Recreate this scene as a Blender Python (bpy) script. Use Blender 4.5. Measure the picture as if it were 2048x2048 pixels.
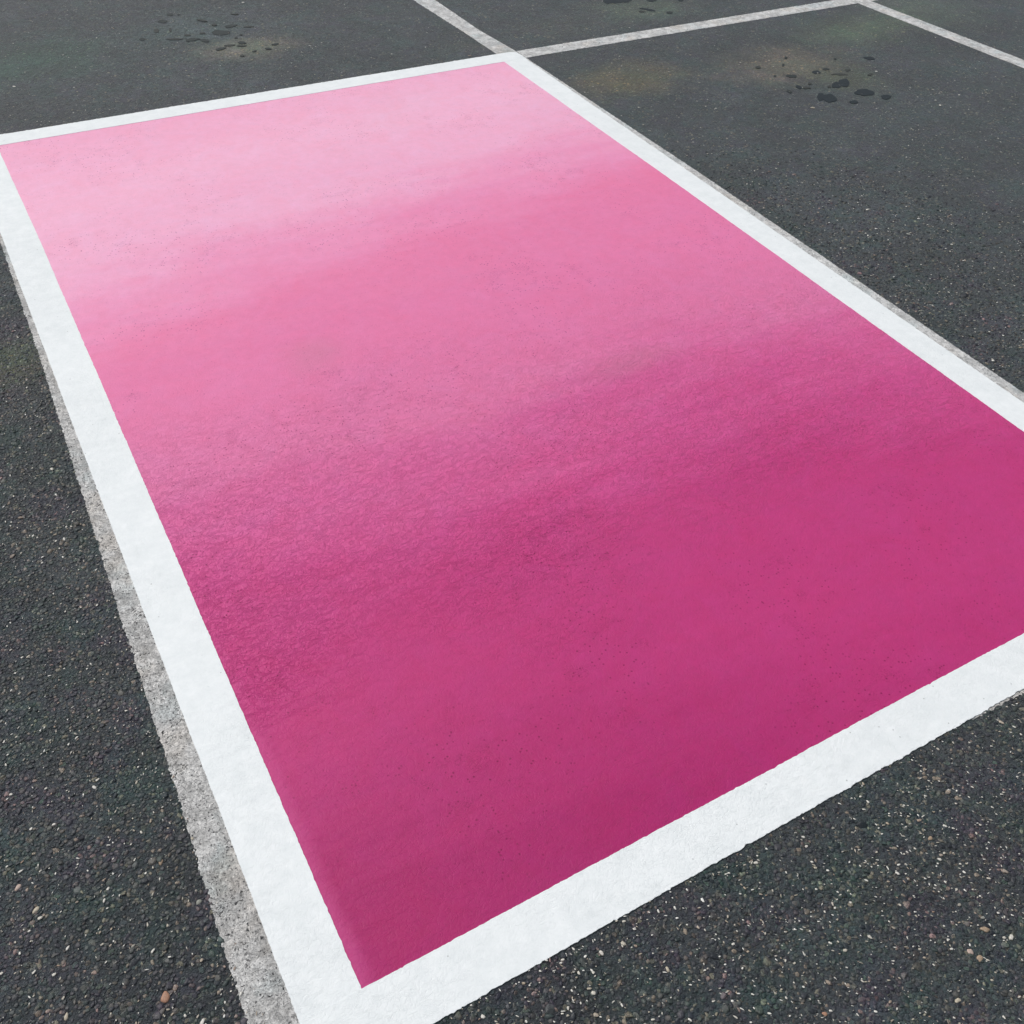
import bpy, math, random
import numpy as np
from mathutils import Matrix, Vector
S = bpy.context.scene
for o in list(bpy.data.objects): bpy.data.objects.remove(o)
rnd = random.Random(11)
rng = np.random.default_rng(5)

# ------------------------------------------------------------------ camera, sky, sun, exposure
PITCH, ROLL, YAW, F = 0.7738378, 0.0565484, -0.5505388, 1962.307
fwd = Vector((-math.sin(YAW)*math.cos(PITCH), math.cos(YAW)*math.cos(PITCH), -math.sin(PITCH)))
right = Vector((math.cos(YAW), math.sin(YAW), 0)); up = right.cross(fwd)
r2 = math.cos(ROLL)*right + math.sin(ROLL)*up; u2 = -math.sin(ROLL)*right + math.cos(ROLL)*up
cam = bpy.data.cameras.new('camera'); co = bpy.data.objects.new('camera', cam); S.collection.objects.link(co)
m = Matrix((r2, u2, -fwd)).transposed().to_4x4(); m.translation = Vector((0, 0, 1.8)); co.matrix_world = m
cam.sensor_width = 36; cam.lens = F/2048*36; cam.clip_start = .05; cam.clip_end = 5000
S.camera = co
S.render.resolution_x = S.render.resolution_y = 1024

EL, AZ = 52, 330          # sun: elevation, compass azimuth clockwise from +y (degrees); soft light through thin cloud
w = bpy.data.worlds.new('World'); S.world = w; w.use_nodes = True
nt = w.node_tree; bg = nt.nodes['Background']
sky = nt.nodes.new('ShaderNodeTexSky'); sky.sky_type = 'NISHITA'; sky.sun_disc = False
sky.sun_elevation = math.radians(EL); sky.sun_rotation = math.radians(AZ)
sky.air_density = 1.0; sky.dust_density = 4.0; sky.ozone_density = 1.0
hs = nt.nodes.new('ShaderNodeHueSaturation'); hs.inputs['Saturation'].default_value = .28
nt.links.new(sky.outputs[0], hs.inputs['Color']); nt.links.new(hs.outputs[0], bg.inputs[0])
bg.inputs[1].default_value = .11
sl = bpy.data.lights.new('sun', 'SUN'); so = bpy.data.objects.new('sun', sl); S.collection.objects.link(so)
sl.energy = 1.4; sl.angle = math.radians(14); sl.color = (1, .965, .92)
d = Vector((math.sin(math.radians(AZ))*math.cos(math.radians(EL)), math.cos(math.radians(AZ))*math.cos(math.radians(EL)), math.sin(math.radians(EL))))
so.rotation_euler = d.to_track_quat('Z', 'Y').to_euler(); so.location = d*20
S.view_settings.view_transform = 'Standard'; S.view_settings.look = 'None'
S.view_settings.gamma = 1; S.view_settings.exposure = 0.06

# ------------------------------------------------------------------ helpers
def srgb(r, g, b, k=1.0):
    f = lambda c: (c/12.92 if c <= .04045 else ((c+.055)/1.055)**2.4)
    return (f(r/255)*k, f(g/255)*k, f(b/255)*k, 1)

class NT:
    """tiny node builder"""
    def __init__(s, name):
        s.m = bpy.data.materials.new(name); s.m.use_nodes = True; s.t = s.m.node_tree
        s.b = s.t.nodes['Principled BSDF']
        tc = s.t.nodes.new('ShaderNodeTexCoord'); s.co = tc.outputs['Object']
    def n(s, typ, **kw):
        nd = s.t.nodes.new('ShaderNode'+typ)
        ins = {}
        for k, v in kw.items():
            if k.startswith('i_'): ins[k[2:]] = v
            else: setattr(nd, k, v)
        for k, v in ins.items(): s.set(nd, int(k) if k.isdigit() else k.replace('_', ' '), v)
        return nd
    def set(s, nd, key, v):
        sock = nd.inputs[key]
        if isinstance(v, bpy.types.NodeSocket): s.t.links.new(v, sock)
        else: sock.default_value = v
    def math(s, op, a, b=0.0, c=None, clamp=False):
        nd = s.t.nodes.new('ShaderNodeMath'); nd.operation = op; nd.use_clamp = clamp
        s.set(nd, 0, a); s.set(nd, 1, b)
        if c is not None: s.set(nd, 2, c)
        return nd.outputs[0]
    def mix(s, fac, a, b, mode='MIX'):
        nd = s.t.nodes.new('ShaderNodeMix'); nd.data_type = 'RGBA'; nd.blend_type = mode
        s.set(nd, 0, fac); s.set(nd, 6, a); s.set(nd, 7, b)
        return nd.outputs[2]
    def rng(s, v, a, b, c=0.0, d=1.0, smooth=True):
        nd = s.t.nodes.new('ShaderNodeMapRange'); nd.interpolation_type = 'SMOOTHSTEP' if smooth else 'LINEAR'
        for i, x in enumerate((v, a, b, c, d)): s.set(nd, i, x)
        return nd.outputs[0]
    def noise(s, scale, detail=3, rough=.55, vec=None, dist=0.0, off=0.0):
        v = vec or s.co
        if off:
            v = s.n('VectorMath', operation='ADD', i_0=v, i_1=(off, off*1.7, off*.3)).outputs[0]
        nd = s.n('TexNoise', i_Vector=v, i_Scale=scale, i_Detail=detail, i_Roughness=rough, i_Distortion=dist)
        return nd.outputs['Fac']
    def vor(s, scale, vec=None, feature='F1', off=0.0):
        v = vec or s.co
        if off: v = s.n('VectorMath', operation='ADD', i_0=v, i_1=(off, off*1.3, 0)).outputs[0]
        return s.n('TexVoronoi', feature=feature, i_Vector=v, i_Scale=scale)
    def scale(s, v): return s.n('VectorMath', operation='MULTIPLY', i_0=s.co, i_1=v).outputs[0]
    def ramp(s, fac, stops):
        nd = s.t.nodes.new('ShaderNodeValToRGB'); s.set(nd, 0, fac); e = nd.color_ramp.elements
        while len(e) > 1: e.remove(e[-1])
        e[0].position, e[0].color = stops[0]
        for p, c in stops[1:]:
            x = e.new(p); x.color = c
        return nd.outputs[0]
    def bump(s, h, dist, strength=1.0, nrm=None):
        nd = s.n('Bump', i_Height=h, i_Distance=dist, i_Strength=strength)
        if nrm: s.set(nd, 'Normal', nrm)
        return nd.outputs[0]
    def spot(s, x, y, rx, ry, soft=.9, wob=.35):
        """soft irregular disc on the ground: 1 in the middle, 0 outside"""
        v = s.n('VectorMath', operation='SUBTRACT', i_0=s.co, i_1=(x, y, 0)).outputs[0]
        v = s.n('VectorMath', operation='MULTIPLY', i_0=v, i_1=(1/rx, 1/ry, 0)).outputs[0]
        l = s.n('VectorMath', operation='LENGTH', i_0=v).outputs['Value']
        n = s.math('MULTIPLY', s.math('SUBTRACT', s.noise(5, 4, .6, off=x+y), .5), wob*3)
        return s.rng(s.math('ADD', l, n), 1.0, 1.0-soft)

def asphalt_core(T, cell=105):
    """aggregate: returns big stones, small stones, their random colours, crevice mask, fine grain"""
    wv = T.n('TexNoise', i_Vector=T.co, i_Scale=70, i_Detail=3)
    dv = T.n('VectorMath', operation='SCALE', i_0=wv.outputs['Color'], i_3=.012).outputs[0]
    v = T.n('VectorMath', operation='ADD', i_0=T.co, i_1=dv).outputs[0]
    a = T.vor(cell, v); e = T.vor(cell, v, 'DISTANCE_TO_EDGE')
    b = T.vor(cell*2.3, v, off=3.1)
    sa = T.n('SeparateColor', i_0=a.outputs['Color']); sb = T.n('SeparateColor', i_0=b.outputs['Color'])
    crev = T.rng(e.outputs['Distance'], .0, .16)
    fine = T.noise(700, 4, .75)
    return a, b, sa.outputs, sb.outputs, crev, fine

# ------------------------------------------------------------------ materials
def mat_asphalt():
    T = NT('asphalt')
    a, b, sa, sb, crev, fine = asphalt_core(T)
    stone = T.ramp(sa[0], [(0, (.022, .027, .034, 1)), (.25, (.036, .040, .046, 1)), (.5, (.026, .042, .037, 1)), (.72, (.050, .042, .046, 1)), (.9, (.066, .056, .049, 1)), (1, (.085, .082, .076, 1))])
    st2 = T.ramp(sb[1], [(0, (.019, .022, .029, 1)), (.6, (.036, .040, .044, 1)), (1, (.070, .068, .063, 1))])
    c = T.mix(T.rng(T.noise(45, 3, .6, off=13), .42, .58), st2, stone)
    # binder film covers most stones; only some lie bare
    bare = T.math('MULTIPLY', T.rng(T.noise(75, 4, .7, off=21), .44, .60), T.rng(sa[1], .25, .7))
    c = T.mix(T.rng(bare, 0, 1, .0, .85, False), T.mix(T.noise(160, 5, .75, dist=.8), (.004, .006, .010, 1), (.052, .056, .062, 1)), c)
    # broad tints of worn binder: greenish, mauve, and overall value
    n1 = T.noise(5.5, 6, .68); n2 = T.noise(6.5, 6, .68, off=7.7); n3 = T.noise(1.3, 5, .6, off=2.2)
    c = T.mix(T.rng(n1, .44, .62, 0, .9), c, T.mix(1, c, (.68, 1.10, .95, 1), 'MULTIPLY'))
    c = T.mix(T.rng(n2, .46, .62, 0, .9), c, T.mix(1, c, (1.12, .88, 1.14, 1), 'MULTIPLY'))
    val = T.math('MULTIPLY', T.rng(n3,   .3, .7, .62, 1.25, False), T.rng(T.noise(22, 6, .7), .25, .75, .5, 1.45, False))
    c = T.mix(1, c, T.n('CombineColor', i_0=val, i_1=val, i_2=val).outputs[0], 'MULTIPLY')
    cr = T.mix(bare, (1, 1, 1, 1), T.n('CombineColor', i_0=crev, i_1=crev, i_2=crev).outputs[0])
    k = T.math('MULTIPLY', T.rng(cr, 0, 1, .5, 1.1, False), T.rng(fine, .25, .75, .55, 1.5, False))
    c = T.mix(1, c, T.n('CombineColor', i_0=k, i_1=k, i_2=k).outputs[0], 'MULTIPLY')
    g_ = T.vor(62, T.n('VectorMath', operation='ADD', i_0=T.co, i_1=T.n('VectorMath', operation='SCALE', i_0=T.n('TexNoise', i_Vector=T.co, i_Scale=55, i_Detail=3).outputs['Color'], i_3=.016).outputs[0]).outputs[0], off=5.3)
    sg = T.n('SeparateColor', i_0=g_.outputs['Color']).outputs
    big = T.math('MULTIPLY', T.math('GREATER_THAN', sg[0], .58), T.rng(T.math('SUBTRACT', g_.outputs['Distance'], T.math('MULTIPLY', sg[2], .12)), .36, .26))
    halo = T.math('MULTIPLY', T.math('MULTIPLY', T.math('GREATER_THAN', sg[0], .58), T.rng(g_.outputs['Distance'], .60, .40)), T.math('SUBTRACT', 1, big))
    c = T.mix(T.math('MULTIPLY', halo, .7), c, (.010, .012, .017, 1))
    gc = T.ramp(sg[1], [(0, (.060, .080, .074, 1)), (.35, (.050, .052, .066, 1)), (.6, (.098, .082, .066, 1)), (.85, (.062, .095, .074, 1)), (.93, (.16, .13, .098, 1)), (1, (.26, .21, .155, 1))])
    gk = T.rng(fine, .25, .75, .65, 1.35, False)
    c = T.mix(T.math('MULTIPLY', big, .85), c, T.mix(1, gc, T.n('CombineColor', i_0=gk, i_1=gk, i_2=gk).outputs[0], 'MULTIPLY'))
    # exposed paler stones
    pale = T.math('GREATER_THAN', sa[1], .955)
    c = T.mix(T.math('MULTIPLY', pale, .55), c, T.ramp(sa[2], [(0, (.16, .15, .13, 1)), (.5, (.10, .105, .10, 1)), (.8, (.19, .13, .095, 1)), (1, (.23, .22, .20, 1))]))
    pale2 = T.math('GREATER_THAN', sb[0], .972)
    c = T.mix(T.math('MULTIPLY', pale2, T.rng(b.outputs['Distance'], .5, .2, 0, .8)), c, (.26, .25, .22, 1))
    # ground in dirt and leaks: brown / olive stains with shapes of their own
    for x, y, rx, ry, col, f in ((2.95, 3.92, .42, .30, (.135, .098, .052, 1), .95), (3.78, 3.78, .55, .30, (.155, .112, .078, 1), .9),
                                 (3.93, 3.52, .32, .26, (.085, .085, .045, 1), .7), (4.55, 4.02, .70, .30, (.088, .106, .060, 1), .75),
                                 (1.38, 5.02, .42, .22, (.15, .12, .085, 1), .9), (1.2, 5.35, .5, .4, (.05, .078, .072, 1), .55),
                                 (-.07, 2.80, .18, .22, (.105, .09, .045, 1), .8), (.45, 5.25, .5, .4, (.035, .085, .058, 1), .7),
                                 (2.98, 4.68, .4, .22, (.085, .075, .055, 1), .35), (3.6, 4.78, .5, .3, (.085, .098, .065, 1), .7),
                                 (5.15, 4.15, .5, .5, (.10, .11, .085, 1), .7), (3.9, 3.05, .9, .5, (.055, .062, .062, 1), .3),
                                 (1.95, .42, .3, .25, (.05, .042, .03, 1), .3), (2.43, 4.62, .25, .14, (.085, .07, .05, 1), .35)):
        c = T.mix(T.math('MULTIPLY', T.spot(x, y, rx, ry), f), c, T.mix(.6, col, T.mix(1, T.mix(1, col, c, 'MULTIPLY'), (22, 22, 22, 1), 'MULTIPLY')))
    mm = T.rng(T.noise(4.2, 6, .7, off=41, dist=.5), .32, .68, .70, 1.32, False)
    c = T.mix(1, c, T.n('CombineColor', i_0=T.math('MULTIPLY', mm, 1.06), i_1=T.math('MULTIPLY', mm, 1.25), i_2=T.math('MULTIPLY', mm, 1.24)).outputs[0], 'MULTIPLY')
    T.set(T.b, 'Base Color', c)
    dome = T.math('ADD', T.math('MULTIPLY', T.math('SUBTRACT', .7, a.outputs['Distance']), .8), T.math('ADD', T.math('MULTIPLY', crev, .4), T.math('MULTIPLY', sa[2], .8)))
    dome = T.math('MULTIPLY', dome, T.math('ADD', T.math('MULTIPLY', bare, .75), .25))
    dome = T.math('ADD', dome, T.math('MULTIPLY', T.math('SUBTRACT', big, halo), .6))
    h = T.math('ADD', dome, T.math('ADD', T.math('MULTIPLY', T.math('SUBTRACT', .6, b.outputs['Distance']), .45), T.math('ADD', T.math('MULTIPLY', T.noise(130, 5, .75, dist=1.0), 1.1), T.math('MULTIPLY', fine, .3))))
    T.set(T.b, 'Normal', T.bump(h, .0044, 1.0))
    T.set(T.b, 'Roughness', T.rng(fine, .3, .7, .42, .66)); T.set(T.b, 'Specular IOR Level', .5)
    T.set(T.b, 'Sheen Weight', .17); T.set(T.b, 'Sheen Roughness', .45); T.set(T.b, 'Sheen Tint', (.85, .93, 1, 1))
    return T.m

def paint_relief(T, band=None):
    """the aggregate telegraphing through a paint film: stone bumps, small wrinkles, pits"""
    a, b, sa, sb, crev, fine = asphalt_core(T, 90)
    wr = T.noise(48, 5, .65, vec=T.scale((.75, 1.2, 1)), dist=.9)
    ridge = T.math('ABSOLUTE', T.math('SUBTRACT', wr, .5))
    ridge = T.rng(ridge, 0, .05)
    pn = T.noise(1.7, 4, .6, off=4.4)
    if band is None: patch = T.rng(pn, .42, .62, .25, .6)
    else:
        bb = T.math('ADD', band, T.math('MULTIPLY', T.math('SUBTRACT', pn, .5), .8))
        patch = T.math('ADD', T.math('MULTIPLY', T.math('MULTIPLY', T.rng(bb, 1.15, 1.5), T.rng(bb, 2.5, 1.8)), .75), .25)
    h = T.math('ADD', T.math('MULTIPLY', crev, .35), T.math('ADD', T.math('MULTIPLY', sa[2], .22), T.math('ADD', T.math('MULTIPLY', ridge, .55), T.math('MULTIPLY', wr, .5))))
    h = T.math('MULTIPLY', h, patch)
    h = T.math('ADD', h, T.math('MULTIPLY', fine, .12))
    return h, ridge, crev, patch, sa, sb, fine

def mat_pink():
    T = NT('pink_ombre_paint')
    T.co = T.n('VectorMath', operation='ADD', i_0=T.co, i_1=(1.316, 2.50, 0)).outputs[0]   # part origin is the bay's centre
    xyz = T.n('SeparateXYZ', i_0=T.co)
    x, y = xyz.outputs[0], xyz.outputs[1]
    streak = T.noise(1.0, 6, .62, vec=T.scale((.9, 3.4, 1)), dist=.35)
    streak2 = T.noise(1.0, 5, .6, vec=T.scale((2.5, 16, 1)), off=9)
    big = T.noise(.9, 3, .5, off=3.3)
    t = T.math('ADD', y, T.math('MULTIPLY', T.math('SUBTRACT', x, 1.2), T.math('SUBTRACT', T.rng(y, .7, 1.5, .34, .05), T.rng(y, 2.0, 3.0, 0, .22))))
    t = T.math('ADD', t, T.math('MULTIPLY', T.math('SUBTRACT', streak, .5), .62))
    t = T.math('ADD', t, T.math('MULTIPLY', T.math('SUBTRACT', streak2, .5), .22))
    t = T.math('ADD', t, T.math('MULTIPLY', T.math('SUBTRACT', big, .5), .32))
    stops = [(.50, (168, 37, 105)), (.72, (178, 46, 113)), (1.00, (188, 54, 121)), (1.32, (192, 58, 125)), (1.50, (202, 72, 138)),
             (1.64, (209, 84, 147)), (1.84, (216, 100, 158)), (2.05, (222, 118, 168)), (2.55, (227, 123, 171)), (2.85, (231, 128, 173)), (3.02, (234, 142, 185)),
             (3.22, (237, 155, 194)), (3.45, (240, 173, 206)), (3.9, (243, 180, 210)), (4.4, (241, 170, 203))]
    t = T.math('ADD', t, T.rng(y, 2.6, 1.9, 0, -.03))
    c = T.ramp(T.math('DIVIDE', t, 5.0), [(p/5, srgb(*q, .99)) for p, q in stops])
    h, ridge, crev, patch, sa, sb, fine = paint_relief(T, y)
    # mauve / coral drift in the hand mixed paint
    c = T.mix(T.rng(T.noise(1.6, 4, .6, off=5), .5, .72, 0, .30), c, T.mix(1, c, (.93, 1.07, 1.03, 1), 'MULTIPLY'))
    c = T.mix(T.rng(T.noise(1.3, 4, .6, vec=T.scale((.6, 1.6, 1)), off=1.5), .5, .72, 0, .35), c, T.mix(1, c, (1.03, .95, .93, 1), 'MULTIPLY'))
    val = T.rng(T.noise(30, 5, .7), .25, .75, .95, 1.05, False)
    c = T.mix(1, c, T.n('CombineColor', i_0=val, i_1=val, i_2=val).outputs[0], 'MULTIPLY')
    # two faint greenish grey smudges left on the paint
    for sx, sy, rx, ry in ((.76, 2.45, .16, .14), (1.62, 1.98, .30, .09)):
        c = T.mix(T.math('MULTIPLY', T.spot(sx, sy, rx, ry, 1.0), .22), c, srgb(176, 128, 140))
    # pin holes and scuffs, in groups
    grp = T.rng(T.noise(2.6, 4, .65, off=8.8), .44, .62)
    pv = T.vor(150, off=1.1); ps = T.n('SeparateColor', i_0=pv.outputs['Color'])
    pin = T.math('MULTIPLY', T.math('GREATER_THAN', ps.outputs[0], .90), T.rng(pv.outputs['Distance'], .46, .22))
    pin = T.math('MULTIPLY', pin, T.math('ADD', T.math('MULTIPLY', grp, .75), .16))
    scr = T.noise(1, 3, .6, vec=T.scale((55, 85, 1)), dist=2.0, off=2.6)
    scr = T.math('MULTIPLY', T.rng(T.math('ABSOLUTE', T.math('SUBTRACT', scr, .5)), .034, .006), T.math('MULTIPLY', grp, T.rng(T.noise(14, 2, .5, off=6), .55, .66)))
    dark = T.mix(1, c, (.48, .25, .42, 1), 'MULTIPLY')
    c = T.mix(T.math('MAXIMUM', T.math('MULTIPLY', pin, .9), T.math('MULTIPLY', scr, .55)), c, dark)
    # a paler second brush pass along the left border, mottled film, thin grey lilac rim where pink meets white
    ed = T.math('MULTIPLY', T.rng(T.math('ADD', x, T.math('MULTIPLY', T.noise(14, 4, .6, off=17), .03)), .20, .165), T.rng(y, 2.0, .7, 0, .45))
    c = T.mix(ed, c, srgb(205, 84, 146))
    mot = T.rng(T.noise(11, 6, .7, dist=.6, off=25), .3, .7, .93, 1.06, False)
    c = T.mix(1, c, T.n('CombineColor', i_0=1, i_1=mot, i_2=mot).outputs[0], 'MULTIPLY')
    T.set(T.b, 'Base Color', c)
    T.set(T.b, 'Normal', T.bump(h, .0020, .72))
    T.set(T.b, 'Roughness', .5); T.set(T.b, 'Specular IOR Level', .28)
    return T.m

def mat_white():
    T = NT('fresh_white_paint')
    h, ridge, crev, patch, sa, sb, fine = paint_relief(T)
    v = T.rng(T.noise(26, 6, .72, off=3), .28, .72, .0, 1, False)
    c = T.mix(v, (.75, .80, .82, 1), (.865, .905, .925, 1))
    # thin coverage, faint grey marks
    thin = T.math('MULTIPLY', T.rng(T.noise(1, 5, .7, vec=T.scale((70, 70, 1)), dist=1.2), .60, .74), T.rng(T.noise(6, 3, .6, off=1), .42, .62))
    c = T.mix(T.math('MULTIPLY', thin, .5), c, (.60, .67, .69, 1))
    pv = T.vor(90, off=2.1); ps = T.n('SeparateColor', i_0=pv.outputs['Color'])
    pin = T.math('MULTIPLY', T.math('GREATER_THAN', ps.outputs[0], .975), T.rng(pv.outputs['Distance'], .22, .10))
    c = T.mix(T.math('MULTIPLY', pin, .6), c, (.30, .32, .33, 1))
    T.set(T.b, 'Base Color', c); T.set(T.b, 'Normal', T.bump(h, .0018, .5))
    T.set(T.b, 'Roughness', .6); T.set(T.b, 'Specular IOR Level', .3)
    return T.m

def mat_old(name='worn_line_paint', base=(.72, .72, .71, 1), hi=(.86, .86, .85, 1), wear=1.0):
    T = NT(name)
    a, b, sa, sb, crev, fine = asphalt_core(T, 95)
    v = T.noise(26, 5, .7, off=3)
    c = T.mix(T.rng(v, .38, .62), tuple(q*.86 for q in base[:3])+(1,), tuple(q*1.08 for q in hi[:3])+(1,))
    tint = T.noise(7, 4, .6, off=6)
    c = T.mix(T.rng(tint, .5, .7, 0, .6), c, T.mix(1, c, (1.04, .97, .90, 1), 'MULTIPLY'))
    c = T.mix(T.rng(T.noise(9, 4, .6, off=12), .5, .7, 0, .6), c, T.mix(1, c, (.82, .93, .96, 1), 'MULTIPLY'))
    # grime in the hollows, paint gone in pits
    c = T.mix(T.math('MULTIPLY', T.rng(T.noise(85, 6, .75, dist=1.4, off=4), .48, .66), .42*wear), c, (.24, .24, .25, 1))
    curl = T.rng(T.math('ABSOLUTE', T.math('SUBTRACT', T.noise(60, 3, .6, dist=1.8, off=14), .5)), .03, .0)
    c = T.mix(T.math('MULTIPLY', T.math('MULTIPLY', curl, T.rng(T.noise(25, 3, .6, off=31), .46, .6)), .5*wear), c, (.20, .20, .21, 1))
    c = T.mix(T.math('MULTIPLY', T.rng(fine, .5, .75), .5*wear), c, (.30, .30, .30, 1))
    pits = T.math('MULTIPLY', T.rng(T.noise(80, 4, .65, dist=2.6, off=5.5), .60, .63), T.rng(T.noise(12, 3, .6, off=2), .34, .46))
    c = T.mix(T.math('MULTIPLY', pits, min(1, .95*wear)), c, (.02, .022, .024, 1))
    pk = T.vor(150, T.n('VectorMath', operation='ADD', i_0=T.co, i_1=T.n('VectorMath', operation='SCALE', i_0=T.n('TexNoise', i_Vector=T.co, i_Scale=90, i_Detail=2).outputs['Color'], i_3=.014).outputs[0]).outputs[0], off=6.6)
    pn = T.n('SeparateColor', i_0=pk.outputs['Color']).outputs
    fl = T.math('MULTIPLY', T.math('GREATER_THAN', pn[0], 1-.30*wear), T.rng(pk.outputs['Distance'], .42, .28))
    c = T.mix(T.math('MULTIPLY', fl, T.math('MULTIPLY', pn[1], .95)), c, (.06, .064, .072, 1))
    T.set(T.b, 'Base Color', c)
    h = T.math('ADD', T.math('MULTIPLY', sa[2], .18), T.math('ADD', T.math('MULTIPLY', T.noise(85, 6, .75, dist=1.4, off=4), -1.6), T.math('SUBTRACT', T.math('MULTIPLY', fine, .3), T.math('ADD', T.math('MULTIPLY', curl, .35), T.math('MULTIPLY', pits, .8)))))
    T.set(T.b, 'Normal', T.bump(h, .0042, 1.0)); T.set(T.b, 'Roughness', .75); T.set(T.b, 'Specular IOR Level', .3)
    return T.m

def mat_oil(name, col, rough):
    T = NT(name)
    n = T.noise(120, 3, .6)
    c = T.mix(n, col, tuple(v*1.5 for v in col[:3])+(1,))
    T.set(T.b, 'Base Color', c); T.set(T.b, 'Roughness', rough); T.set(T.b, 'Specular IOR Level', .25)
    a = T.vor(105)
    T.set(T.b, 'Normal', T.bump(T.math('ADD', n, a.outputs['Distance']), .0012, .6))
    return T.m

def mat_stone(name, stops):
    T = NT(name)
    g = T.n('NewGeometry'); c = T.ramp(g.outputs['Random Per Island'], stops)
    v = T.rng(T.noise(350, 3, .65), .25, .75, .72, 1.2, False)
    c = T.mix(1, c, T.n('CombineColor', i_0=v, i_1=v, i_2=v).outputs[0], 'MULTIPLY')
    T.set(T.b, 'Base Color', c); T.set(T.b, 'Roughness', .6)
    return T.m

M_ASPH, M_PINK, M_WHITE = mat_asphalt(), mat_pink(), mat_white()
M_OLD = mat_old(); M_FAR = mat_old('faded_line_paint', (.74, .75, .75, 1), (.86, .87, .87, 1), .3)
M_OIL = mat_oil('fresh_oil', (.013, .020, .025, 1), .55)
M_OIL1 = mat_oil('soaked_oil', (.024, .031, .032, 1), .65)
M_OIL2 = mat_oil('dried_oil', (.036, .041, .040, 1), .7)

def link(name, verts, faces, mat, parent=None, smooth=False):
    me = bpy.data.meshes.new(name); me.from_pydata([tuple(v) for v in np.asarray(verts, float).tolist()], [], faces); me.update()
    if smooth: me.polygons.foreach_set('use_smooth', [True]*len(me.polygons))
    me.materials.append(mat)
    o = bpy.data.objects.new(name, me); S.collection.objects.link(o)
    if parent: o.parent = parent
    return o
def tag(o, label=None, cat=None, group=None, kind=None):
    for k, v in (('label', label), ('category', cat), ('group', group), ('kind', kind)):
        if v: o[k] = v
def empty(name, x, y):
    o = bpy.data.objects.new(name, None); S.collection.objects.link(o); o.location = (x, y, 0); o.empty_display_size = .1
    return o

def rough(n, step, amp, wob, seed):
    """edge deviation in metres: slow hand wobble plus ragged nibbling by the aggregate"""
    r = np.random.default_rng(seed); s = np.arange(n)*step
    y = np.zeros(n)
    for lam in (1.9, .83, .41, .19):
        y += wob*(lam/1.9)**.6*np.sin(s/lam*6.283+r.uniform(0, 6.28))*r.uniform(.4, 1)*.5
    for cell, k in ((.034, .12), (.010, .35), (.0045, .5)):
        m_ = int(n*step/cell)+3; kn = r.normal(0, 1, m_)
        kn = np.sign(kn)*np.abs(kn)**1.3
        y += amp*k*np.interp(s/cell, np.arange(m_), kn)
    return y

def strip(name, p0, p1, e0, e1, z, mat, parent=None, amp=(.0016, .0016), wob=(.0015, .0015), seed=1, step=.0035, r0=0, r1=0, axis=None, dev=None):
    """painted stripe from p0 to p1 along its centre axis; e0/e1: signed offsets of its two edges (number or callable of s)"""
    p0, p1 = np.array(p0, float), np.array(p1, float); L = np.linalg.norm(p1-p0); u = (p1-p0)/L; nrm = np.array((-u[1], u[0]))
    n = int(L/step)+1; s = np.linspace(0, L, n)
    f0 = e0(s) if callable(e0) else np.full(n, e0); f1 = e1(s) if callable(e1) else np.full(n, e1)
    f0 = f0 + rough(n, step, amp[0], wob[0], seed); f1 = f1 + rough(n, step, amp[1], wob[1], seed+50)
    # rounded corners at either end of edge 0 (r0 at start, r1 at end)
    for r, dd in ((r0, s), (r1, L-s)):
        if r:
            q = np.clip(r-dd, 0, r); f0 = f0 + np.sign(f1.mean()-f0.mean())*(r-np.sqrt(r*r-q*q))
    A = p0+u*s[:, None]+nrm*f0[:, None]; B = p0+u*s[:, None]+nrm*f1[:, None]
    if f0.mean() < f1.mean(): A, B = B, A
    # A lies to the left of travel
    V = []; nn = n
    for P, zz in ((A, z), (B, z), (A, .0002), (B, .0002)):
        V += [(x, y, zz) for x, y in P]
    Fc = []
    for i in range(n-1):
        Fc.append((nn+i, nn+i+1, i+1, i))
        Fc.append((i, i+1, 2*nn+i+1, 2*nn+i)); Fc.append((nn+i+1, nn+i, 3*nn+i, 3*nn+i+1))
    Fc.append((0, 2*nn, 3*nn, nn)); Fc.append((n-1, 2*nn-1, 4*nn-1, 3*nn-1))
    if parent: V = [(a-parent.location.x, b-parent.location.y, c) for a, b, c in V]
    return link(name, V, Fc, mat, parent)

# ------------------------------------------------------------------ setting: the asphalt sheet
def ground():
    R = 1500
    v = [(-R, -R, 0), (R, -R, 0), (R, R, 0), (-R, R, 0)]
    o = link('ground', v, [(0, 1, 2, 3)], M_ASPH)
    tag(o, 'dark coarse asphalt of the car park with pale stone flecks', None, None, 'structure')
ground()

def lump(seed, seg=8, rings=4):
    """irregular flattened pebble, unit half-size, seated a little below zero"""
    r = np.random.default_rng(seed); V = [(0, 0, 1)]; ph = r.uniform(0, 6.28, 4); am = r.uniform(.05, .2, 4)
    for j in range(1, rings):
        t = j/rings*math.pi*.62
        for i in range(seg):
            p = i/seg*6.2832; k = 1+sum(am[q]*math.sin((q+1)*p+ph[q]) for q in range(4))*.6
            V.append((math.sin(t)**.8*k*math.cos(p), math.sin(t)**.8*k*math.sin(p), math.cos(t)+r.uniform(-.06, .06)))
    F = [(0, 1+i, 1+(i+1) % seg) for i in range(seg)]
    for j in range(rings-2):
        for i in range(seg):
            a, b = 1+j*seg+i, 1+j*seg+(i+1) % seg; F.append((a, a+seg, b+seg, b))
    return np.array(V), F

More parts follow.
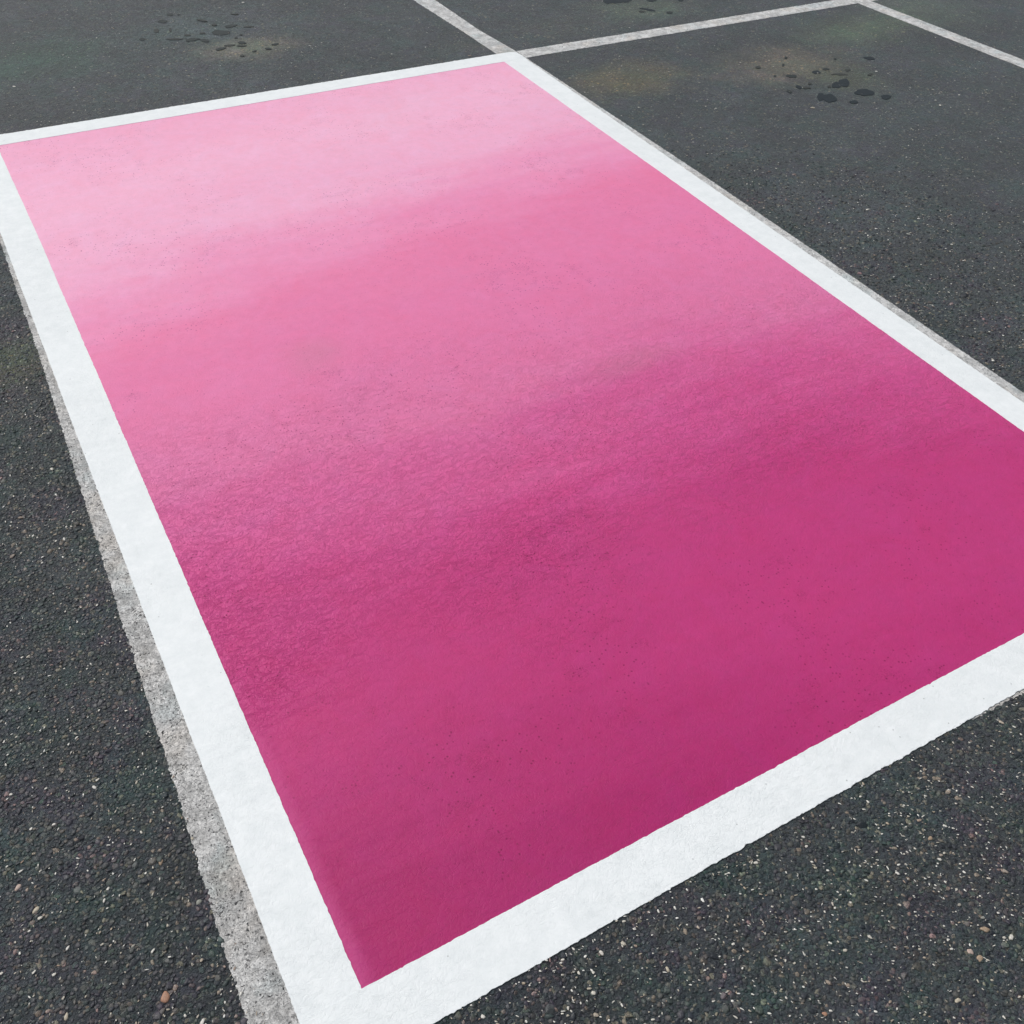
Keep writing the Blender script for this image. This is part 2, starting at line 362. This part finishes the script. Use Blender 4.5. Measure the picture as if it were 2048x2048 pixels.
PROTO = [lump(300+i, 7, 4) for i in range(12)]
def pack(x0, x1, y0, y1, cell, keep, seed, lift=0.0, hk=1.0):
    """tightly packed, individually tilted aggregate stones sitting in the surface; keep(x, y) -> probability mask"""
    r = np.random.default_rng(seed)
    gx, gy = np.meshgrid(np.arange(x0, x1, cell), np.arange(y0, y1, cell)); gx[::2] += cell/2
    X = gx.ravel()+r.uniform(-.42, .42, gx.size)*cell; Y = gy.ravel()+r.uniform(-.42, .42, gx.size)*cell
    ok = r.uniform(size=X.size) < keep(X, Y); X, Y = X[ok], Y[ok]; n = X.size
    V = []; F = []; k = 0
    R_ = cell*(.34+.20*r.gamma(2.0, .5, n)); A = r.uniform(0, 6.28, n); asp = r.uniform(.5, 1, n)
    tx, ty = r.normal(0, .20, n), r.normal(0, .20, n); H = R_*r.uniform(.30, .55, n)*hk; Z = r.uniform(-.0008, .0006, n)-.3*H+lift
    pi_ = r.integers(0, 12, n)
    for q in range(n):
        P, fc = PROTO[pi_[q]]; c, s_ = math.cos(A[q]), math.sin(A[q])
        a = P[:, 0]*R_[q]; b = P[:, 1]*R_[q]*asp[q]; px = a*c-b*s_; py = a*s_+b*c
        V.append(np.stack((X[q]+px, Y[q]+py, Z[q]+P[:, 2]*H[q]+px*tx[q]+py*ty[q]), 1))
        F += [tuple(k+w_ for w_ in g) for g in fc]; k += len(P)
    return np.concatenate(V), F
LEFT_X = lambda y: .062-np.interp(y, [-1.2, .69, 1.28, 1.73, 2.84, 4.3, 6.9], [.12, .106, .086, .078, .047, .030, .030])

# ------------------------------------------------------------------ worn parking lines
# old stripe left of the pink bay, mostly hidden by the new border
LZ = .003
def ip(ys, vs, off=0.0): return lambda s: np.interp(s+off, ys, vs)
LINES = 'worn white parking lines'
o = strip('parking_line', (.062, -1.2), (.062, 6.9), ip([-1.2, .69, 1.28, 1.73, 2.84, 4.3, 6.9], [.12, .106, .086, .078, .047, .030, .030], -1.2),
          -.055, .0009, M_OLD, amp=(.0022, .002), wob=(.001, .001), seed=3)
def grow(o, V2, F2):
    me = o.data; V = [tuple(v.co) for v in me.vertices]; n = len(V); F_ = [tuple(p.vertices) for p in me.polygons]
    o2 = bpy.data.meshes.new(me.name); o2.from_pydata(V+V2.tolist(), [], F_+[tuple(n+q for q in f) for f in F2]); o2.update()
    o2.materials.append(me.materials[0]); o.data = o2
grow(o, *pack(-.06, .034, .5, 3.6, .0050, lambda x, y: ((x > LEFT_X(y)) & (x < .0325))*np.clip((3.8-y)/1.6, 0, .93), 71, .0002, .62))
tag(o, 'worn grey pitted old stripe showing along the outer left edge of the pink bay border', 'parking line', LINES)
o = strip('parking_line', (2.59, -1.6), (2.59, 7.5), ip([-1.6, 4.3, 4.45, 4.84, 5.37, 7.5], [.04, .085, .091, .102, .128, .13], -1.6),
          ip([-1.6, 1.3, 2.28, 2.96, 3.4, 4.0, 4.46, 4.8, 5.32, 7.5], [-.055, -.050, -.045, -.044, -.036, -.026, -.016, .012, .016, .02], -1.6), .0010, M_FAR, amp=(.0022, .0014), wob=(.001, .001), seed=7)
tag(o, 'faded stripe running past the far right corner of the pink bay, along its border', 'parking line', LINES)
o = strip('parking_line', (2.61, 4.412), (5.06, 4.404), .049, -.047, .0009, M_FAR, amp=(.0022, .0022), wob=(.001, .001), seed=12)
tag(o, 'faded white cross stripe at the far end of the empty bay beside the pink one', 'parking line', LINES)
o = strip('parking_line', (4.715, 6.6), (5.31, -.9), .051, -.051, .0012, M_FAR, amp=(.0018, .0018), wob=(.001, .001), seed=15)
tag(o, 'faded white side stripe at the far right, beyond the empty bay with oil spots', 'parking line', LINES)

# ------------------------------------------------------------------ the painted bay
bay = empty('painted_parking_bay', 1.316, 2.50)
tag(bay, 'parking bay painted in a pale to deep pink ombre inside a fresh white border', 'parking bay')
def pink():
    x0, x1, y0, y1 = .105, 2.53, .605, 4.40
    v = [(x, y, z) for z in (.0016, .0002) for x, y in ((x0, y0), (x1, y0), (x1, y1), (x0, y1))]
    v = [(a-bay.location.x, b-bay.location.y, c) for a, b, c in v]
    f = [(0, 1, 2, 3)]+[(i, i+4, (i+1) % 4+4, (i+1) % 4) for i in range(4)]
    link('pink_field', v, f, M_PINK, bay)
pink()
W = dict(parent=bay)
strip('border_stripe', (2.604, 4.459), (.034, 4.459), 0, .103, .0026, M_WHITE, bay, (.0014, .0006), (.0016, .0009), 31, r0=.05)
strip('border_stripe', (.034, .545), (.034, 4.449), 0, ip([0, 3.0, 3.9], [-.114, -.113, -.103]), .0022, M_WHITE, bay, (.0006, .0007), (.0012, .0014), 22)
strip('border_stripe', (2.600, 4.449), (2.596, .545), 0, ip([0, .05, .09, 1.5, 3.2, 3.9], [-.13, -.124, -.119, -.112, -.115, -.116]), .0022, M_WHITE, bay, (.0008, .0006), (.0015, .0012), 25)
strip('border_stripe', (.036, .541), (2.594, .541), 0, .110, .0030, M_WHITE, bay, (.0014, .0007), (.0012, .0009), 28)
# thin old paint fringe showing under the near edge of the border
o = strip('paint_fringe', (1.55, .538), (2.60, .538), ip([0, .2, .5, 1.05], [-.001, -.005, -.007, -.010]), .03, .0008, M_OLD, bay, (.0028, .001), (.001, .001), 61)
tag(o, 'thin ragged grey fringe of older paint')

# ------------------------------------------------------------------ oil spots
def spot(parent, x, y, rx, ry, ang, mat, z):
    n = 40; a = math.radians(ang); V = [(x-parent.location.x, y-parent.location.y, z)]
    ph = [rnd.uniform(0, 6.28) for _ in range(5)]; am = [rnd.uniform(.02, .11)/(k+1)**.4 for k in range(5)]
    for zz in (z, .0002):
        for i in range(n):
            t = i/n*6.2832; r = 1+sum(am[k]*math.sin((k+2)*t+ph[k]) for k in range(5))+(rnd.uniform(-.02, .02) if zz == z else 0)
            px, py = rx*r*math.cos(t), ry*r*math.sin(t)
            V.append((x+px*math.cos(a)-py*math.sin(a)-parent.location.x, y+px*math.sin(a)+py*math.cos(a)-parent.location.y, zz))
    Fc = [(0, 1+i, 1+(i+1) % n) for i in range(n)]+[(1+i, 1+n+i, 1+n+(i+1) % n, 1+(i+1) % n) for i in range(n)]
    return link('oil_spot', V, Fc, mat, parent)
RC= [(3.711, 3.635, 0.0268, 0.0206, 168, 1), (3.632, 3.668, 0.0132, 0.0069, -137, 1), (3.77, 3.767, 0.0204, 0.0064, -133, 1), (3.864, 3.624, 0.0262, 0.0177, -153, 0), (3.939, 3.637, 0.019, 0.0128, 178, 1), (3.956, 3.555, 0.0407, 0.0107, 153, 2), (4.034, 3.581, 0.0171, 0.0119, -168, 2), (4.26, 3.662, 0.029, 0.0211, 154, 0), (3.842, 3.453, 0.0415, 0.0225, -142, 0), (3.898, 3.461, 0.0528, 0.0264, -140, 0), (3.665, 3.374, 0.0458, 0.0157, -135, 0), (3.694, 3.344, 0.0489, 0.0354, -136, 0), (3.905, 3.327, 0.0475, 0.0403, -175, 0), (3.964, 3.242, 0.0318, 0.0212, -159, 0), (3.772, 3.26, 0.0235, 0.0165, -171, 0), (3.648, 3.51, 0.02, 0.0144, 66, 0), (3.567, 3.486, 0.0195, 0.0121, 74, 1), (3.678, 3.487, 0.0213, 0.014, 174, 2), (4.099, 3.489, 0.0199, 0.008, -161, 2), (3.791, 3.451, 0.015, 0.0068, -138, 2), (3.627, 3.792, 0.0185, 0.0122, -145, 2), (4.082, 3.725, 0.012, 0.0056, -139, 1), (3.851, 3.841, 0.0143, 0.0079, -139, 1), (3.725, 3.519, 0.0135, 0.0091, -151, 2)]
LC= [(1.185, 5.619, 0.0201, 0.0159, 63, 0), (1.225, 5.603, 0.0149, 0.0065, 76, 0), (1.122, 5.535, 0.0263, 0.0207, 126, 0), (1.058, 5.411, 0.0294, 0.0124, 77, 1), (1.124, 5.399, 0.0279, 0.0062, 75, 1), (0.966, 5.322, 0.0183, 0.0149, 93, 0), (1.343, 5.266, 0.0466, 0.0335, 152, 0), (1.418, 5.34, 0.032, 0.0198, -177, 0), (1.499, 5.295, 0.0243, 0.0094, 171, 2), (1.258, 5.293, 0.0148, 0.0121, 146, 2), (1.182, 5.293, 0.015, 0.0132, 131, 1), (1.186, 5.224, 0.0326, 0.0204, -179, 0), (1.238, 5.19, 0.0269, 0.0173, 98, 0), (1.109, 5.263, 0.0361, 0.0119, 157, 2), (1.329, 5.079, 0.0268, 0.0116, 170, 1), (1.275, 5.049, 0.0258, 0.015, -172, 0), (1.396, 5.09, 0.02, 0.0175, 142, 0), (1.381, 5.05, 0.0248, 0.0116, 156, 1), (1.539, 5.008, 0.0175, 0.0126, -172, 0), (1.487, 4.963, 0.0165, 0.0126, 111, 0), (1.341, 4.922, 0.0155, 0.0091, 74, 1), (1.414, 4.957, 0.0134, 0.0076, -144, 1), (1.426, 5.199, 0.0092, 0.0073, 79, 1), (1.39, 5.167, 0.0091, 0.0073, 80, 1), (1.309, 5.472, 0.0304, 0.0114, 131, 1), (1.346, 5.385, 0.0159, 0.0117, 79, 1), (1.492, 5.501, 0.022, 0.0083, 157, 2)]
TC= [(3.457, 4.932, 0.0327, 0.0163, 104, 0), (3.526, 4.921, 0.0797, 0.0356, 161, 0), (3.719, 4.851, 0.0286, 0.0164, 165, 0), (3.88, 4.79, 0.0184, 0.0138, -151, 0), (3.609, 4.732, 0.0441, 0.0159, 126, 0), (3.694, 4.642, 0.0208, 0.0163, -160, 1), (3.557, 4.718, 0.0185, 0.0104, 164, 2)]
for (cx, cy), data, lab in (((3.82, 3.50), RC, 'cluster of black oil drips on brown stained asphalt in the empty bay on the right'),
                             ((1.30, 5.20), LC, 'scattered small dark oil drips on the asphalt beyond the far edge of the pink bay'),
                             ((3.60, 4.80), TC, 'dark oil drips cut by the top of the photo, behind the far white cross stripe')):
    e = empty('oil_stain', cx, cy); tag(e, lab, 'oil stain', 'oil stains on the asphalt')
    for i, (x, y, rx, ry, an, k) in enumerate(data):
        spot(e, x, y, rx, ry, an, (M_OIL, M_OIL1, M_OIL2)[min(2, k+(lab[0] == 's'))], .0012+.00006*i)

# ------------------------------------------------------------------ stones
M_CHIP = mat_stone('pale_stone_chip', [(0, (.62, .60, .54, 1)), (.3, (.76, .75, .70, 1)), (.5, (.42, .38, .30, 1)), (.66, (.80, .80, .77, 1)), (.8, (.40, .33, .25, 1)), (.9, (.28, .29, .27, 1)), (1, (.36, .25, .18, 1))])
def aggregate():
    def keep(x, y):
        bay_ = (x > .031) & (x < 2.607) & (y > .5375) & (y < 4.46)
        line = (x > LEFT_X(y)-.0008) & (x < .1)
        line2 = (x > 2.53) & (x < 2.645) | (np.abs(y-4.41) < .055)
        d_ = np.hypot(x, y)
        return np.where(bay_ | line | line2, 0, np.clip((4.4-d_)/1.9, 0, .95))
    parts_ = [pack(-.95, .06, .4, 4.2, .0086, keep, 81), pack(.0, 2.75, -.15, .54, .0086, keep, 82), pack(2.55, 3.6, .2, 3.2, .0100, keep, 83)]
    V = np.concatenate([p[0] for p in parts_]); F_ = []; k = 0
    for p in parts_:
        F_ += [tuple(k+q for q in f) for f in p[1]]; k += len(p[0])
    T = NT('aggregate'); g = T.n('NewGeometry').outputs['Random Per Island']
    c = T.ramp(g, [(0, (.013, .017, .023, 1)), (.2, (.028, .035, .045, 1)), (.38, (.050, .048, .058, 1)), (.5, (.026, .048, .044, 1)), (.62, (.064, .056, .052, 1)), (.74, (.054, .080, .072, 1)),
                   (.83, (.105, .088, .070, 1)), (.91, (.098, .110, .110, 1)), (.95, (.19, .155, .115, 1)), (1, (.34, .28, .22, 1))])
    # bitumen still coats part of every stone
    coat = T.rng(T.noise(240, 5, .7, dist=.6), .42, .58)
    c = T.mix(T.math('MULTIPLY', coat, .68), c, (.016, .019, .024, 1))
    n1 = T.noise(5.5, 6, .68); n2 = T.noise(6.5, 6, .68, off=7.7)
    c = T.mix(T.rng(n1, .46, .62), c, T.mix(1, c, (.74, 1.08, .98, 1), 'MULTIPLY'))
    c = T.mix(T.rng(n2, .47, .62), c, T.mix(1, c, (1.14, .88, 1.14, 1), 'MULTIPLY'))
    T.set(T.b, 'Base Color', c); T.set(T.b, 'Roughness', T.rng(coat, 0, 1, .62, .38)); T.set(T.b, 'Specular IOR Level', .5)
    T.set(T.b, 'Normal', T.bump(T.noise(420, 4, .7), .0009, .8))
    o = link('aggregate', V, F_, T.m); tag(o, 'dark multicoloured stones packed into the coarse asphalt surface', 'aggregate', None, 'stuff')
aggregate()

def chips():
    protos = [lump(100+i, 6, 3) for i in range(10)]
    V = []; F = []; k = 0
    def painted(x, y):
        return (.03 < x < 2.61 and .54 < y < 4.47)
    def on_line(x, y):
        return (-.02+.02*(1.2-min(y, 1.2)) < x < .1) or 2.5 < x < 2.645 or (4.36 < y < 4.46 and 2.6 < x < 5.1)
    cl = rng.uniform(0, 1, (64, 3))
    N = 240000
    for _ in range(N):
        # denser near the camera, where single flecks can be seen
        y = -.9+7.5*rng.uniform()**1.35; x = rng.uniform(-1.6, 6.2)
        if painted(x, y) or on_line(x, y): continue
        dist = math.hypot(x, y)
        f = .5+.5*math.sin(x*7.3+2*math.sin(y*5.1))*math.sin(y*8.7+2*math.sin(x*6.3))
        if rng.uniform() > .25+.75*f: continue
        if dist > 2.6 and rng.uniform() > (2.6/dist)**2.6: continue
        if x < 0 and rng.uniform() > .75: continue
        L = .0011+.0012*abs(rng.normal())**1.1
        if rng.uniform() < .03: L *= 1.8
        asp = rng.uniform(.22, .85)
        P, fc = protos[int(rng.integers(10))]
        a = rng.normal(.9 if x < .1 else -.75, .6); c, s_ = math.cos(a), math.sin(a)
        X = P[:, 0]*L*1.15; Y = P[:, 1]*L*asp; Z = P[:, 2]*L*.45*(1+asp)/2
        V.append(np.stack((x+X*c-Y*s_, y+X*s_+Y*c, Z+rng.uniform(.0012, .0024)), 1))
        F += [tuple(k+q for q in g) for g in fc]; k += len(P)
    V = np.concatenate(V)
    o = link('stone_chips', V, F, M_CHIP)
    tag(o, 'countless tiny pale stone chips scattered through the dark asphalt', 'stone chips', None, 'stuff')
chips()

def stone(x, y, L, asp, ang, col, seed, lab, group='single stones in the asphalt'):
    P, fc = lump(seed, 14, 7); a = math.radians(ang)
    V = np.stack((P[:, 0]*L, P[:, 1]*L*asp, P[:, 2]*L*.38), 1)
    m = bpy.data.materials.get('stone_'+col[0]) or mat_stone('stone_'+col[0], [(0, col[1]), (1, col[1])])
    o = link('stone', V, fc, m, None, True); o.location = (x, y, .0002); o.rotation_euler = (0, 0, a)
    tag(o, lab, 'stone', group)
CR = ('cream', (.48, .43, .34, 1)); TN = ('tan', (.36, .27, .19, 1)); OR = ('orange', (.38, .21, .14, 1)); PK = ('pinkish', (.46, .36, .31, 1)); GY = ('grey', (.24, .25, .22, 1)); WH = ('white', (.72, .72, .68, 1))
for a in ((-.153, .799, .0100, .75, 60, OR, 1, 'orange brown stone at the bottom left, the largest left of the worn grey stripe'),
          (-.317, 1.059, .0068, .65, 35, CR, 2, 'smooth cream pebble close to the left edge of the photo, lower of the two there'),
          (-.337, 1.118, .0068, .7, 40, PK, 3, 'pinkish pebble close to the left edge of the photo, just above the cream one'),
          (-.094, 1.045, .0070, .6, 80, TN, 4, 'tan stone standing close to the worn grey stripe, left of it'),
          (-.054, .935, .0062, .7, 20, GY, 5, 'dull grey stone almost touching the worn grey stripe low on the left'),
          (-.307, .847, .0060, .6, 70, CR, 6, 'cream pebble at the bottom edge of the photo on the far left'),
          (1.150, .183, .0062, .8, 100, PK, 7, 'pinkish stone at the lower right, left one of a touching pair'),
          (1.156, .166, .0068, .8, 10, TN, 8, 'tan stone at the lower right, right one of a touching pair'),
          (1.064, .133, .0060, .65, 0, CR, 9, 'cream pebble at the bottom right, below the touching pair of stones'),
          (1.207, .198, .0085, .6, -40, TN, 10, 'long tan stone near the right edge at the lower right, above the touching pair'),
          (.640, .423, .0052, .6, 95, CR, 11, 'cream pebble on the asphalt just below the white near border, near the bottom middle'),
          (.839, .230, .0048, .7, 130, OR, 12, 'small orange stone at the bottom edge, right of the middle'),
          (1.254, .379, .0058, .6, 0, TN, 13, 'tan stone below the near white border on the right side'),
          (3.541, 3.287, .0105, .6, -33, CR, 14, 'small pale pebble lying just nearer than the black oil drips in the empty bay'),
          (4.163, 3.510, .0065, .6, -60, WH, 15, 'tiny white pebble right of the black oil drips in the empty bay')):
    stone(*a)
